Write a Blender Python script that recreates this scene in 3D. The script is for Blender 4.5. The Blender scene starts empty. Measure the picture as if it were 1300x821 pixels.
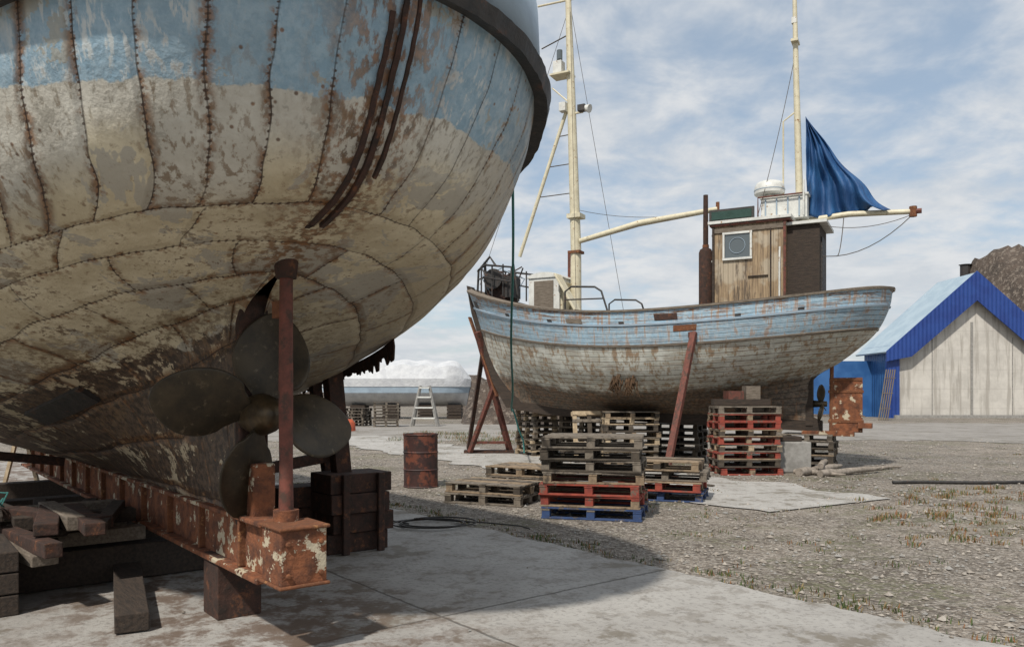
import bpy, bmesh, math, random
from mathutils import Vector, Matrix, noise as mn
random.seed(7)
R=math.radians
scene=bpy.context.scene
scene.view_settings.view_transform='Standard'
scene.view_settings.look='None'
scene.view_settings.exposure=0

# ------------------------------------------------------------ material helper
class Mat:
    def __init__(s,name,rough=0.8,metal=0.0,spec=None):
        s.mat=bpy.data.materials.new(name); s.mat.use_nodes=True
        s.nt=s.mat.node_tree; s.b=s.nt.nodes['Principled BSDF']
        s.b.inputs['Roughness'].default_value=rough
        s.b.inputs['Metallic'].default_value=metal
        if spec is not None: s.b.inputs['Specular IOR Level'].default_value=spec
        tc=s.nt.nodes.new('ShaderNodeTexCoord'); s.obj=tc.outputs['Object']; s.uv=tc.outputs['UV']
    def n(s,t,**k):
        x=s.nt.nodes.new(t)
        for a,b in k.items(): setattr(x,a,b)
        return x
    def put(s,sock,v):
        if isinstance(v,(int,float)): sock.default_value=v
        elif isinstance(v,(tuple,list)):
            sock.default_value=tuple(v)+((1,) if len(v)==3 and len(sock.default_value)==4 else ())
        else: s.nt.links.new(v,sock)
    def m(s,op,a,b=None,c=None):
        x=s.n('ShaderNodeMath',operation=op); s.put(x.inputs[0],a)
        if b is not None: s.put(x.inputs[1],b)
        if c is not None: s.put(x.inputs[2],c)
        return x.outputs[0]
    def scale(s,vec,sc):
        x=s.n('ShaderNodeMapping'); s.put(x.inputs['Vector'],vec); x.inputs['Scale'].default_value=sc
        return x.outputs[0]
    def noise(s,scale,detail=5,rough=.6,vec=None,dist=0):
        x=s.n('ShaderNodeTexNoise'); s.put(x.inputs['Vector'],vec if vec is not None else s.obj)
        x.inputs['Scale'].default_value=scale; x.inputs['Detail'].default_value=min(detail,5)
        x.inputs['Roughness'].default_value=rough; x.inputs['Distortion'].default_value=dist
        return x.outputs[0]
    def white(s,w):
        x=s.n('ShaderNodeTexWhiteNoise',noise_dimensions='1D'); s.put(x.inputs['W'],w); return x.outputs['Value']
    def voro(s,scale,vec=None,feature='F1'):
        x=s.n('ShaderNodeTexVoronoi',feature=feature); s.put(x.inputs['Vector'],vec if vec is not None else s.obj)
        x.inputs['Scale'].default_value=scale
        return x
    def ss(s,x,lo,hi,a=0.,b=1.):
        y=s.n('ShaderNodeMapRange',interpolation_type='SMOOTHSTEP'); s.put(y.inputs[0],x)
        y.inputs[1].default_value=lo; y.inputs[2].default_value=hi; y.inputs[3].default_value=a; y.inputs[4].default_value=b
        return y.outputs[0]
    def mix(s,f,a,b,mode='MIX'):
        x=s.n('ShaderNodeMix',data_type='RGBA',blend_type=mode)
        s.put(x.inputs[0],f); s.put(x.inputs[6],a); s.put(x.inputs[7],b); return x.outputs[2]
    def sep(s,v):
        x=s.n('ShaderNodeSeparateXYZ'); s.put(x.inputs[0],v); return x.outputs
    def bump(s,h,dist=.01,strength=1.):
        x=s.n('ShaderNodeBump'); s.put(x.inputs['Height'],h)
        x.inputs['Distance'].default_value=dist; x.inputs['Strength'].default_value=strength
        s.nt.links.new(x.outputs[0],s.b.inputs['Normal'])
    def col(s,c): s.put(s.b.inputs['Base Color'],c); return s

def simple(name,c1,c2,scale=6,rough=.8,metal=0,bump=.004,rust=None,rustcol=(.14,.055,.02),lo=.5,hi=.6,stretch=(1,1,1)):
    m=Mat(name,rough,metal); v=m.scale(m.obj,stretch) if stretch!=(1,1,1) else m.obj
    f=m.noise(scale,5,.68,v); c=m.mix(m.ss(f,.3,.7),c1,c2)
    if rust:
        f2=m.noise(rust,5,.7); c=m.mix(m.ss(f2,lo,hi),c,rustcol)
    m.col(c)
    if bump: m.bump(f,bump*2)
    return m.mat

M={}
M['rust']=simple('rust',(.20,.075,.03),(.09,.035,.018),14,.9,0,.006,14,(.32,.15,.06),.55,.68)
M['rust_dark']=simple('rust_dark',(.06,.027,.018),(.025,.016,.012),14,.9,0,.006,10,(.14,.055,.025),.55,.7)
M['rust_red']=simple('red_primer',(.17,.05,.033),(.085,.03,.02),12,.75,0,.003,9,(.06,.03,.02),.50,.62)
M['rust_flaky']=simple('flaking_paint_rust',(.24,.085,.035),(.075,.03,.017),9,.9,0,.010,5,(.46,.40,.29),.56,.59)
M['black']=simple('black_paint',(.018,.018,.018),(.04,.034,.03),12,.6,0,.004,9,(.085,.042,.025),.56,.68)
M['cream']=simple('cream_paint',(.62,.57,.42),(.50,.45,.32),8,.5,0,.001,11,(.25,.13,.05),.60,.68)
M['white']=simple('white_paint',(.66,.66,.62),(.5,.5,.47),6,.5,0,.001,9,(.28,.17,.09),.60,.68)
M['bronze']=simple('bronze_propeller',(.026,.021,.014),(.062,.046,.027),5,.45,.45,.002,16,(.11,.085,.055),.58,.72)
M['bronze_hub']=simple('bronze_hub',(.10,.068,.035),(.045,.033,.02),9,.4,.6,.002)
M['wood_grey']=simple('weathered_timber',(.20,.165,.13),(.10,.08,.06),7,.9,0,.003,stretch=(1,6,6))
M['wood_dark']=simple('dark_timber',(.055,.038,.027),(.024,.018,.014),7,.9,0,.004,stretch=(1,6,6))
M['pal1']=simple('pallet_wood',(.29,.215,.14),(.16,.115,.075),12,.9,0,.002,6,(.07,.055,.04),.53,.66)
M['pal2']=simple('pallet_wood_grey',(.20,.17,.135),(.11,.09,.07),12,.9,0,.002,6,(.05,.042,.034),.53,.66)
M['pal3']=simple('pallet_wood_light',(.50,.40,.27),(.30,.225,.145),10,.9,0,.002,6,(.12,.09,.06),.54,.68)
M['pal_red']=simple('pallet_red',(.32,.06,.035),(.18,.04,.03),10,.85,0,.002,6,(.14,.10,.075),.54,.62)
M['pal_blue']=simple('pallet_blue',(.03,.065,.17),(.03,.045,.10),10,.85,0,.002,6,(.12,.1,.08),.54,.62)
M['pal_dark']=simple('pallet_wood_dark',(.085,.068,.05),(.045,.036,.028),10,.9,0,.002)
M['glass']=Mat('window_glass',.08,0).col((.10,.12,.13)).mat
M['rope']=simple('teal_rope',(.03,.14,.13),(.05,.2,.18),60,.9,bump=0)
M['wire']=simple('wire',(.05,.045,.04),(.09,.07,.05),20,.7,bump=0)
M['kelp']=simple('brown_kelp',(.045,.026,.012),(.10,.05,.02),20,.8,bump=0)
M['tarp_white']=simple('white_tarpaulin',(.56,.57,.58),(.43,.44,.46),2,.7,0,.03)
M['greyblue']=simple('grey_blue_hull',(.30,.38,.45),(.24,.3,.36),2,.6)
M['concrete_block']=simple('concrete_block',(.3,.29,.27),(.2,.19,.175),8,.9)
M['driftwood']=simple('driftwood',(.32,.275,.23),(.17,.145,.12),12,.9,0,.004)
M['green_board']=simple('dark_green_paint',(.012,.04,.03),(.02,.055,.045),8)

# ------------------------------------------------------------ mesh builder
class MB:
    def __init__(s): s.v=[];s.f=[];s.mi=[];s.mats=[];s.uv=None
    def slot(s,m):
        m=M[m] if isinstance(m,str) else m
        if m not in s.mats: s.mats.append(m)
        return s.mats.index(m)
    def box(s,c,size,mat,rot=None):
        c=Vector(c); h=Vector(size)/2; b=len(s.v); i=s.slot(mat)
        for dx in(-1,1):
            for dy in(-1,1):
                for dz in(-1,1):
                    p=Vector((dx*h.x,dy*h.y,dz*h.z))
                    if rot is not None: p=rot@p
                    s.v.append(c+p)
        for q in((0,1,3,2),(4,6,7,5),(0,4,5,1),(2,3,7,6),(0,2,6,4),(1,5,7,3)):
            s.f.append([b+k for k in q]); s.mi.append(i)
    def beam(s,p1,p2,w,h,mat,up=(0,0,1)):
        p1=Vector(p1);p2=Vector(p2);d=p2-p1;x=d.normalized();y=Vector(up).cross(x)
        if y.length<1e-3: y=Vector((0,1,0)).cross(x)
        y.normalize();z=x.cross(y)
        rot=Matrix((x,y,z)).transposed(); s.box((p1+p2)/2,(d.length,w,h),mat,rot)
    def tube(s,pts,r,mat,n=10,caps=True):
        pts=[Vector(p) for p in pts]; rs=r if isinstance(r,(list,tuple)) else [r]*len(pts)
        i=s.slot(mat); b=len(s.v); prev=None
        for k,p in enumerate(pts):
            d=(pts[min(k+1,len(pts)-1)]-pts[max(k-1,0)]).normalized()
            if prev is None:
                a=Vector((0,0,1)) if abs(d.z)<.9 else Vector((1,0,0)); x=d.cross(a).normalized()
            else:
                x=(prev-d*prev.dot(d)).normalized()
            prev=x; y=d.cross(x)
            for j in range(n):
                t=2*math.pi*j/n; s.v.append(p+(x*math.cos(t)+y*math.sin(t))*rs[k])
        for k in range(len(pts)-1):
            for j in range(n):
                a=b+k*n+j; c=b+k*n+(j+1)%n
                s.f.append([a,c,c+n,a+n]); s.mi.append(i)
        if caps:
            s.f.append([b+j for j in range(n)][::-1]); s.mi.append(i)
            e=b+(len(pts)-1)*n; s.f.append([e+j for j in range(n)]); s.mi.append(i)
    def grid(s,rows,mat,close=False):
        i=s.slot(mat); b=len(s.v); nc=len(rows[0])
        for r in rows: s.v.extend([Vector(p) for p in r])
        for a in range(len(rows)-1):
            for j in range(nc-1+(1 if close else 0)):
                k=(j+1)%nc
                s.f.append([b+a*nc+j,b+a*nc+k,b+(a+1)*nc+k,b+(a+1)*nc+j]); s.mi.append(i)
    def poly(s,pts,mat):
        i=s.slot(mat); b=len(s.v); s.v.extend([Vector(p) for p in pts]); s.f.append(list(range(b,len(s.v)))); s.mi.append(i)
    def obj(s,name,parent=None,smooth=False,bevel=0,solid=0,loc=None,rotz=0,recalc=True,sub=0,auto=None):
        me=bpy.data.meshes.new(name); me.from_pydata([tuple(v) for v in s.v],[],s.f)
        for m in s.mats: me.materials.append(m)
        me.polygons.foreach_set('material_index',s.mi)
        if recalc:
            bm=bmesh.new(); bm.from_mesh(me); bmesh.ops.recalc_face_normals(bm,faces=bm.faces); bm.to_mesh(me); bm.free()
        o=bpy.data.objects.new(name,me); scene.collection.objects.link(o)
        if smooth:
            me.polygons.foreach_set('use_smooth',[True]*len(me.polygons))
        if auto:
            try: me.set_sharp_from_angle(angle=R(auto))
            except Exception: pass
        if solid:
            k=o.modifiers.new('s','SOLIDIFY'); k.thickness=solid; k.offset=0
        if bevel:
            k=o.modifiers.new('b','BEVEL'); k.width=bevel; k.segments=2; k.limit_method='ANGLE'
        if sub:
            k=o.modifiers.new('u','SUBSURF'); k.levels=sub; k.render_levels=sub
        if parent: o.parent=parent
        if loc: o.location=loc
        o.rotation_euler[2]=rotz
        return o
def empty(name,loc=(0,0,0),rotz=0):
    e=bpy.data.objects.new(name,None); scene.collection.objects.link(e); e.location=loc; e.rotation_euler[2]=rotz; e.empty_display_size=.3; return e

# ------------------------------------------------------------ hull function
def cat(xs,ys,x):
    if x<=xs[0]: return ys[0]
    if x>=xs[-1]: return ys[-1]
    for i in range(len(xs)-1):
        if x<=xs[i+1]: break
    t=(x-xs[i])/(xs[i+1]-xs[i]); p1=ys[i];p2=ys[i+1]
    m1=(ys[i+1]-ys[i-1])/2 if i>0 else p2-p1
    m2=(ys[i+2]-ys[i])/2 if i+2<len(ys) else p2-p1
    if (p2-p1)*m1<0: m1=0
    if (p2-p1)*m2<0: m2=0
    return (2*t**3-3*t*t+1)*p1+(t**3-2*t*t+t)*m1+(-2*t**3+3*t*t)*p2+(t**3-t*t)*m2
VK=[0,.2,.4,.6,.8,1]
def hull_fn(K):
    def f(v,t,side=1):
        g={k:cat(VK,K[k],v) for k in K}
        a=g['a0']+(g['a1']-g['a0'])*t
        if t<.5:
            x=t/.5; w=max(0,1-(1-x)**g['p'])**g['q']; z=g['zm']+(g['z0']-g['zm'])*(1-x)**2
            s=g['sn']+(g['sm']-g['sn'])*w
        else:
            x=(1-t)/.5; w=max(0,1-(1-x)**g['pb'])**g['qb']; z=g['zm']+(g['z1']-g['zm'])*(1-x)**2
            s=.03+(g['sm']-.03)*w
        return Vector((a,side*s,z))
    return f
def nrm(f,v,t,side):
    e=.004; t=max(min(t,1-e*2),e); v0=max(v-e,0);v1=min(v+e,1)
    dv=f(v1,t,side)-f(v0,t,side); dt=f(v,t+e,side)-f(v,t-e,side)
    n=dv.cross(dt).normalized()
    if n.y*side<0: n=-n
    return n
def hull_mesh(name,f,mat,parent,nv=44,nt=110,vm=4.0,dent=0.0):
    me=bpy.data.meshes.new(name); bm=bmesh.new(); uvl=bm.loops.layers.uv.new('UVMap')
    ts=[]
    for i in range(nt+1):
        x=i/nt; ts.append((x**2.2)*.5/(.6**2.2) if x<.6 else .5+.5*(1-((1-x)/.4)**1.5))
    for side in(1,-1):
        L=[0]
        for i in range(1,nt+1): L.append(L[-1]+(f(0,ts[i],side)-f(0,ts[i-1],side)).length)
        g=[]
        for j in range(nv+1):
            v=j/nv; row=[]
            for i,t in enumerate(ts):
                p=f(v,t,side)
                if dent:
                    q=p*1.7; d=mn.noise(q)*dent+mn.noise(p*5)*dent*.4
                    p=p+nrm(f,v,t,side)*d*(0 if i==0 else 1)
                row.append(bm.verts.new(p))
            g.append(row)
        for j in range(nv):
            for i in range(nt):
                q=[(j,i),(j,i+1),(j+1,i+1),(j+1,i)]
                if side<0: q=q[::-1]
                try: fc=bm.faces.new([g[a][b] for a,b in q])
                except ValueError: continue
                fc.smooth=True
                for lp,(a,b) in zip(fc.loops,q): lp[uvl].uv=(side*L[b],a/nv*vm)
    bmesh.ops.remove_doubles(bm,verts=bm.verts,dist=.0008)
    bm.to_mesh(me); bm.free(); me.materials.append(mat)
    o=bpy.data.objects.new(name,me); scene.collection.objects.link(o); o.parent=parent; return o
def ribbon(mb,f,va,vb,t0,t1,side,th,mat,n=60,inner=-.01,jit=0,pw=1.):
    sec=[[],[],[],[]]
    for i in range(n+1):
        t=t0+(t1-t0)*(i/n)**pw
        a=va(t) if callable(va) else va; b=vb(t) if callable(vb) else vb
        pa=f(a,t,side);pb=f(b,t,side);na=nrm(f,a,t,side);nb=nrm(f,b,t,side)
        k=1+jit*(random.random()-.5)
        for q,l in zip((pa+na*inner,pa+na*th*k,pb+nb*th*k,pb+nb*inner),sec): l.append(q)
    rows=[[s[i] for s in sec] for i in range(n+1)]
    mb.grid(rows,mat,close=True)
    mb.poly(rows[0],mat); mb.poly(rows[-1],mat)

# ------------------------------------------------------------ hull materials
def hull1_mat():
    m=Mat('sheathed_hull_paint',.55); o=m.obj; u,v,_=m.sep(m.uv); x,y,z=m.sep(o)
    big=m.noise(.9,3,.6); mid=m.noise(2.6,5,.74); fine=m.noise(17,5,.72)
    st=m.noise(1,5,.65,m.scale(o,(22,22,1.1)))
    pz=m.noise(1.5,5,.72,dist=.5)
    du=m.m('ADD',u,m.m('MULTIPLY',m.m('SUBTRACT',big,.5),.22)); dv=m.m('ADD',v,m.m('MULTIPLY',m.m('SUBTRACT',big,.5),.2))
    def tri(x,p): return m.m('MULTIPLY',m.m('ABSOLUTE',m.m('SUBTRACT',m.m('FRACT',m.m('ADD',m.m('DIVIDE',x,p),.5)),.5)),p)
    low=m.m('GREATER_THAN',dv,1.8)
    row=m.m('FLOOR',m.m('DIVIDE',m.m('SUBTRACT',dv,1.8),.36))
    du2=m.m('ADD',du,m.m('MULTIPLY',row,.37))
    aU1=tri(du,.30); aU2=tri(du2,.85)
    il=m.m('SUBTRACT',1,low)
    aU=m.m('ADD',m.m('MULTIPLY',aU2,low),m.m('MULTIPLY',aU1,il))
    aV=m.m('ADD',tri(m.m('SUBTRACT',dv,1.8),.36),m.m('MULTIPLY',m.m('LESS_THAN',dv,1.62),1))
    dist=m.m('MINIMUM',aU,aV)
    idu=m.m('ADD',m.m('MULTIPLY',m.m('FLOOR',m.m('DIVIDE',du,.30)),il),m.m('MULTIPLY',m.m('ADD',m.m('FLOOR',m.m('DIVIDE',du2,.85)),m.m('MULTIPLY',row,13.7)),low))
    sheet=m.white(idu)
    blue=m.mix(m.ss(fine,.35,.65),(.235,.36,.455),(.33,.455,.54))
    blue=m.mix(m.m('MULTIPLY',m.ss(st,.50,.60,0,.85),m.ss(pz,.42,.56,.1,1)),blue,(.58,.61,.60))
    blue=m.mix(m.ss(mid,.60,.62,0,.75),blue,(.36,.34,.28))
    white=m.mix(m.ss(mid,.35,.6),(.62,.60,.53),(.50,.475,.41))
    white=m.mix(m.m('MULTIPLY',m.ss(st,.50,.62,0,.8),m.ss(pz,.40,.55,.25,1)),white,(.25,.22,.17))
    white=m.mix(m.m('MULTIPLY',m.ss(mid,.57,.585),.8),white,(.35,.33,.28))
    cream=m.mix(m.ss(mid,.32,.62),(.66,.59,.43),(.50,.43,.29))
    cream=m.mix(m.ss(fine,.55,.65,0,.65),cream,(.27,.205,.13))
    patch=m.ss(m.m('ADD',pz,m.m('MULTIPLY',m.m('SUBTRACT',sheet,.5),.06)),.535,.548); cream=m.mix(m.m('MULTIPLY',patch,.8),cream,(.37,.35,.305))
    zz=m.m('ADD',z,m.m('MULTIPLY',m.m('SUBTRACT',mid,.5),.16))
    c=m.mix(m.ss(m.m('ADD',zz,m.m('MULTIPLY',m.m('SUBTRACT',sheet,.5),.3)),2.48,2.70),cream,white)
    c=m.mix(m.ss(zz,2.91,2.922),c,blue)
    c=m.mix(m.m('MULTIPLY',sheet,.15),c,(.20,.18,.145))
    dark=m.mix(m.ss(fine,.4,.6),(.040,.027,.019),(.115,.075,.048))
    dark=m.mix(m.ss(m.m('ADD',m.m('MULTIPLY',mid,.7),m.m('MULTIPLY',fine,.3)),.55,.57),dark,(.44,.37,.255))
    mf=m.m('ADD',m.m('MULTIPLY',mid,.5),m.m('MULTIPLY',fine,.5))
    vx=m.m('ADD',v,m.m('MULTIPLY',x,.17))
    # grime creeping up from the bare bottom
    grime=m.m('MULTIPLY',m.ss(vx,2.55,3.3),m.ss(mf,.47,.55)); c=m.mix(m.m('MULTIPLY',grime,.8),c,(.13,.085,.05))
    vv=m.m('ADD',vx,m.m('MULTIPLY',m.m('SUBTRACT',mid,.5),.8))
    c=m.mix(m.ss(vv,3.24,3.29),c,dark)
    pk=m.m('ADD',m.m('MULTIPLY',m.m('SUBTRACT',1.0,mid),.6),m.m('MULTIPLY',fine,.4))
    peel=m.m('MULTIPLY',m.ss(pk,.585,.60),m.ss(v,1.0,2.6))
    c=m.mix(m.m('MULTIPLY',peel,.85),c,(.13,.085,.05))
    rustc=m.mix(m.ss(fine,.4,.6),(.075,.036,.018),(.22,.10,.035))
    seam=m.ss(dist,.001,.0045,1,0)
    def dots(a,b):
        q=tri(b,.048); l=m.m('SQRT',m.m('ADD',m.m('MULTIPLY',a,a),m.m('MULTIPLY',q,q))); return m.ss(l,.006,.012,1,0)
    nail=m.m('MAXIMUM',dots(m.m('SUBTRACT',aU,.004),v),dots(m.m('SUBTRACT',aV,.004),u))
    nm=m.m('MULTIPLY',nail,m.ss(m.m('ADD',mid,m.m('MULTIPLY',m.m('SUBTRACT',sheet,.5),.25)),.38,.50,.2,1))
    halo=m.m('MULTIPLY',m.ss(dist,0,.065,1,0),m.ss(m.m('ADD',mf,m.m('MULTIPLY',m.m('SUBTRACT',sheet,.5),.12)),.485,.565))
    c=m.mix(m.m('MULTIPLY',halo,.9),c,rustc)
    c=m.mix(m.m('MULTIPLY',seam,m.ss(mid,.38,.6,.3,.95)),c,(.05,.034,.024))
    c=m.mix(m.m('MULTIPLY',nm,.9),c,(.06,.03,.018))
    au=m.m('ABSOLUTE',m.m('SUBTRACT',u,.05))
    cen=m.m('MULTIPLY',m.ss(au,.03,.55,1,0),m.ss(m.m('ADD',m.m('MULTIPLY',st,.8),m.m('MULTIPLY',fine,.2)),.46,.55))
    c=m.mix(m.m('MULTIPLY',cen,.85),c,rustc)
    run=m.m('MULTIPLY',m.ss(m.m('ADD',m.m('MULTIPLY',st,.8),m.m('MULTIPLY',sheet,.12)),.52,.60),m.ss(v,.5,1.4,.1,1))
    c=m.mix(m.m('MULTIPLY',run,.6),c,(.18,.11,.055))
    vr=m.voro(12); fre=m.m('MULTIPLY',m.ss(vr.outputs['Distance'],.06,.16,1,0),m.ss(pz,.47,.56,1,.0))
    c=m.mix(m.m('MULTIPLY',fre,.85),c,rustc)
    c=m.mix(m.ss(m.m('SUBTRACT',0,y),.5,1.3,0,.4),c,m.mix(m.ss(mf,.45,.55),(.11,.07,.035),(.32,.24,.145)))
    m.col(c)
    h=m.m('ADD',m.m('MULTIPLY',m.ss(dist,0,.05),.9),m.m('MULTIPLY',seam,-.6))
    h=m.m('ADD',h,m.m('MULTIPLY',mid,1.2)); h=m.m('ADD',h,m.m('MULTIPLY',fine,.4))
    m.bump(h,.014); return m.mat
def hull2_mat():
    m=Mat('planked_hull_paint',.7); o=m.obj; u,v,_=m.sep(m.uv)
    mid=m.noise(2.3,5,.72); fine=m.noise(14,5,.72)
    grain=m.noise(1.6,5,.72,m.scale(m.uv,(.8,8,1))); st=m.noise(1,5,.68,m.scale(o,(10,10,.7)))
    plank=m.white(m.m('FLOOR',m.m('ADD',m.m('DIVIDE',v,.12),.5)))
    blue=m.mix(m.ss(fine,.35,.65),(.25,.385,.49),(.34,.47,.56))
    blue=m.mix(m.ss(st,.48,.62,0,.65),blue,(.52,.56,.56))
    cream=m.mix(m.ss(mid,.35,.65),(.62,.625,.57),(.47,.475,.42))
    cream=m.mix(m.ss(st,.48,.59,0,.7),cream,(.32,.27,.18))
    vv=m.m('ADD',v,m.m('MULTIPLY',m.m('SUBTRACT',fine,.5),.10))
    c=m.mix(m.ss(vv,1.08,1.12),blue,cream)
    dark=m.mix(m.ss(fine,.4,.6),(.06,.047,.035),(.15,.115,.085))
    c=m.mix(m.ss(m.m('ADD',v,m.m('MULTIPLY',m.m('SUBTRACT',mid,.5),.6)),2.15,2.4),c,dark)
    c=m.mix(m.m('MULTIPLY',plank,.15),c,(.2,.19,.16))
    bare=m.mix(m.ss(fine,.4,.6),(.16,.075,.035),(.28,.17,.10))
    msk=m.m('MULTIPLY',m.ss(grain,.49,.53),m.ss(v,.05,.75,1,.35))
    c=m.mix(m.m('MULTIPLY',msk,m.ss(mid,.40,.52,.05,.95)),c,bare)
    drip=m.m('MULTIPLY',m.ss(st,.54,.60),m.ss(v,.3,2.0,1,.65)); c=m.mix(m.m('MULTIPLY',drip,.6),c,(.26,.12,.045))
    pl=m.m('MULTIPLY',m.m('ABSOLUTE',m.m('SUBTRACT',m.m('FRACT',m.m('DIVIDE',v,.12)),.5)),.12)
    seam=m.ss(pl,.0015,.007,1,0)
    c=m.mix(m.m('MULTIPLY',seam,m.ss(mid,.3,.6,.35,.9)),c,(.07,.055,.04))
    m.col(c); m.bump(m.m('ADD',m.m('MULTIPLY',seam,-1),m.m('MULTIPLY',fine,.6)),.012); return m.mat
M['hull1']=hull1_mat(); M['hull2']=hull2_mat()
def cabinwood():
    m=Mat('varnished_cabin_planks',.55); o=m.obj; x,y,z=m.sep(o)
    g=m.noise(1,5,.72,m.scale(o,(24,24,1.6))); mid=m.noise(2.2,4)
    c=m.mix(m.ss(g,.35,.65),(.37,.265,.155),(.19,.13,.075)); c=m.mix(m.ss(mid,.48,.62,0,.7),c,(.42,.36,.27))
    c=m.mix(m.ss(m.noise(1,5,.72,m.scale(o,(9,9,1))),.55,.63,0,.85),c,(.08,.057,.038))
    pl=m.m('ABSOLUTE',m.m('SUBTRACT',m.m('FRACT',m.m('DIVIDE',x,.10)),.5)); s=m.ss(pl,.01,.05,1,0)
    c=m.mix(m.m('MULTIPLY',s,.6),c,(.06,.045,.03)); m.col(c); m.bump(m.m('SUBTRACT',m.m('MULTIPLY',g,.4),s),.006); return m.mat
M['cabin']=cabinwood()

# =================================================================== BIG BOAT (stern view)
A1=math.atan2(.78,-.625)
P0=Vector((-1.34,4.7,0))
boat1=empty('fishing_boat',P0,A1)
K1=dict(a0=[-1.45,-1.30,-.92,0.0,.60,.60], z0=[3.47,3.08,2.60,2.33,1.95,.78],
        a1=[12.5,12.2,11.8,11.4,11,10.5], z1=[4.5,3.9,3.2,2.4,1.6,.78],
        zm=[2.88,2.5,2.0,1.5,1.08,.78], sm=[2.05,2.05,1.95,1.68,1.0,.08],
        sn=[0,0,0,0.0,.08,.08], p=[5,4.8,4.2,4,2.3,1], q=[.5,.52,.54,.56,1.05,1],
        pb=[2.5,2.4,2.2,2,1.6,1], qb=[.7,.75,.85,1,1.2,1])
f1=hull_fn(K1)
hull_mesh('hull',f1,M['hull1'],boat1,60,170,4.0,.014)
mb=MB()
for sd in(1,-1):
    ribbon(mb,f1,0.0,.045,0.0001,1,sd,.085,'black',140,-.02,.14,2.2)
mb.obj('rub_rail',boat1,True,auto=50)
mb=MB()
for sd in(1,-1):
    rows=[]
    for i in range(101):
        t=(i/100)**2.2; p=f1(0,t,sd); q=p+Vector((0,0,.42)); q.y*=.98; rows.append([p,q])
    mb.grid(rows,'greyblue')
mb.obj('bulwark',boat1,True,solid=.05)
mb=MB(); rows=[]
for i in range(101):
    t=(i/100)**2.2; a=f1(0.02,t,1);b=f1(0.02,t,-1); rows.append([a,(a+b)/2+Vector((0,0,.03)),b])
mb.grid(rows,'wood_dark'); mb.obj('deck',boat1,True)
mb=MB()
def strap(u_off,side,v0,v1,w,th,mat,n=30):
    rows=[]
    for i in range(n+1):
        v=v0+(v1-v0)*i/n
        def at(s):
            lo,hi=0,.08
            for _ in range(22):
                t=(lo+hi)/2
                if abs(f1(v,t,side).y)<s: lo=t
                else: hi=t
            return (lo+hi)/2
        j=.0012*math.sin(i*1.7); ww=w*(1+.15*mn.noise(Vector((i*.6,u_off*50,0))))
        ta=at(u_off+j);tb=at(u_off+j+ww)
        pa=f1(v,ta,side);pb=f1(v,tb,side);na=nrm(f1,v,max(ta,.004),side)
        rows.append([pa-na*.01,pa+na*th,pb+na*th,pb-na*.01])
    mb.grid(rows,mat,close=True); mb.poly(rows[0],mat); mb.poly(rows[-1],mat)
strap(.015,1,.03,.49,.026,.022,'rust_dark'); strap(.075,1,.10,.50,.024,.02,'rust_dark'); strap(.03,-1,.03,.38,.018,.015,'rust_dark')
mb.obj('stern_strap',boat1)
mb=MB(); ribbon(mb,f1,.76,.80,.15,.24,1,.03,'black',16); mb.obj('bilge_plate',boat1)
mb=MB(); rows=[]
for i in range(90):
    t=.14+.26*i/89; v=.545; p=f1(v,t,-1); n=nrm(f1,v,t,-1)
    d=.05+.16*abs(mn.noise(Vector((i*.23,0,0))))+random.random()*.05
    rows.append([p+n*.01,p+n*.03+Vector((0,0,-d*.5)),p+n*(.02+.03*random.random())+Vector((0,0,-d))])
mb.grid(rows,'rust_dark'); mb.obj('torn_sheathing',boat1,solid=.012)
mb=MB()
mb.box((.58,0,1.45),(.10,.19,1.5),'rust_dark')
mb.box((.45,0,.93),(.18,.15,.36),'rust_flaky')
mb.obj('stern_post',boat1,bevel=.015)
mb=MB()
mb.tube([(.02,0,.72),(.02,0,1.1),(.024,0,1.6),(.018,0,2.2),(.015,0,2.5)],[.046,.04,.043,.039,.045],'rust_red',14)
mb.tube([(.02,0,2.24),(.02,0,2.44)],[.06,.085],'rust_dark',16)
mb.tube([(.02,0,.74),(.02,0,.86)],.075,'rust_flaky',16)
mb.box((.08,0,2.06),(.14,.07,.10),'rust')
mb.obj('rudder_stock',boat1,True,auto=40)
mb=MB()
mb.box((-.10,0,.62),(.28,.28,.32),'rust_flaky'); mb.box((-.10,0,.785),(.32,.31,.02),'rust'); mb.box((-.10,0,.455),(.32,.31,.02),'rust')
for yy in(-.1,.1):
    for zz in(.52,.70): mb.tube([(-.24,yy,zz),(-.262,yy,zz)],.018,'rust',6)
mb.box((5.15,0,.765),(10.1,.26,.03),'rust_flaky'); mb.box((5.15,0,.43),(10.1,.30,.035),'rust_flaky'); mb.box((5.15,.06,.6),(10.0,.03,.31),'rust_flaky'); mb.box((5.15,-.06,.6),(10.0,.03,.31),'rust')
for k in range(12): mb.box((.5+k*.8,.0,.6),(.03,.24,.30),'rust')
mb.obj('keel_shoe',boat1,bevel=.008)
RR=.67
mb=MB()
hub=[(.62,.10),(.50,.125),(.40,.135),(.32,.12),(.27,.09),(.23,.085),(.19,.05),(.175,.0)]
mb.tube([(a,0,1.42) for a,_ in hub],[max(r,.002) for _,r in hub],'bronze_hub',24)
mb.obj('propeller_hub',boat1,True,auto=45)
mb=MB()
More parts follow.
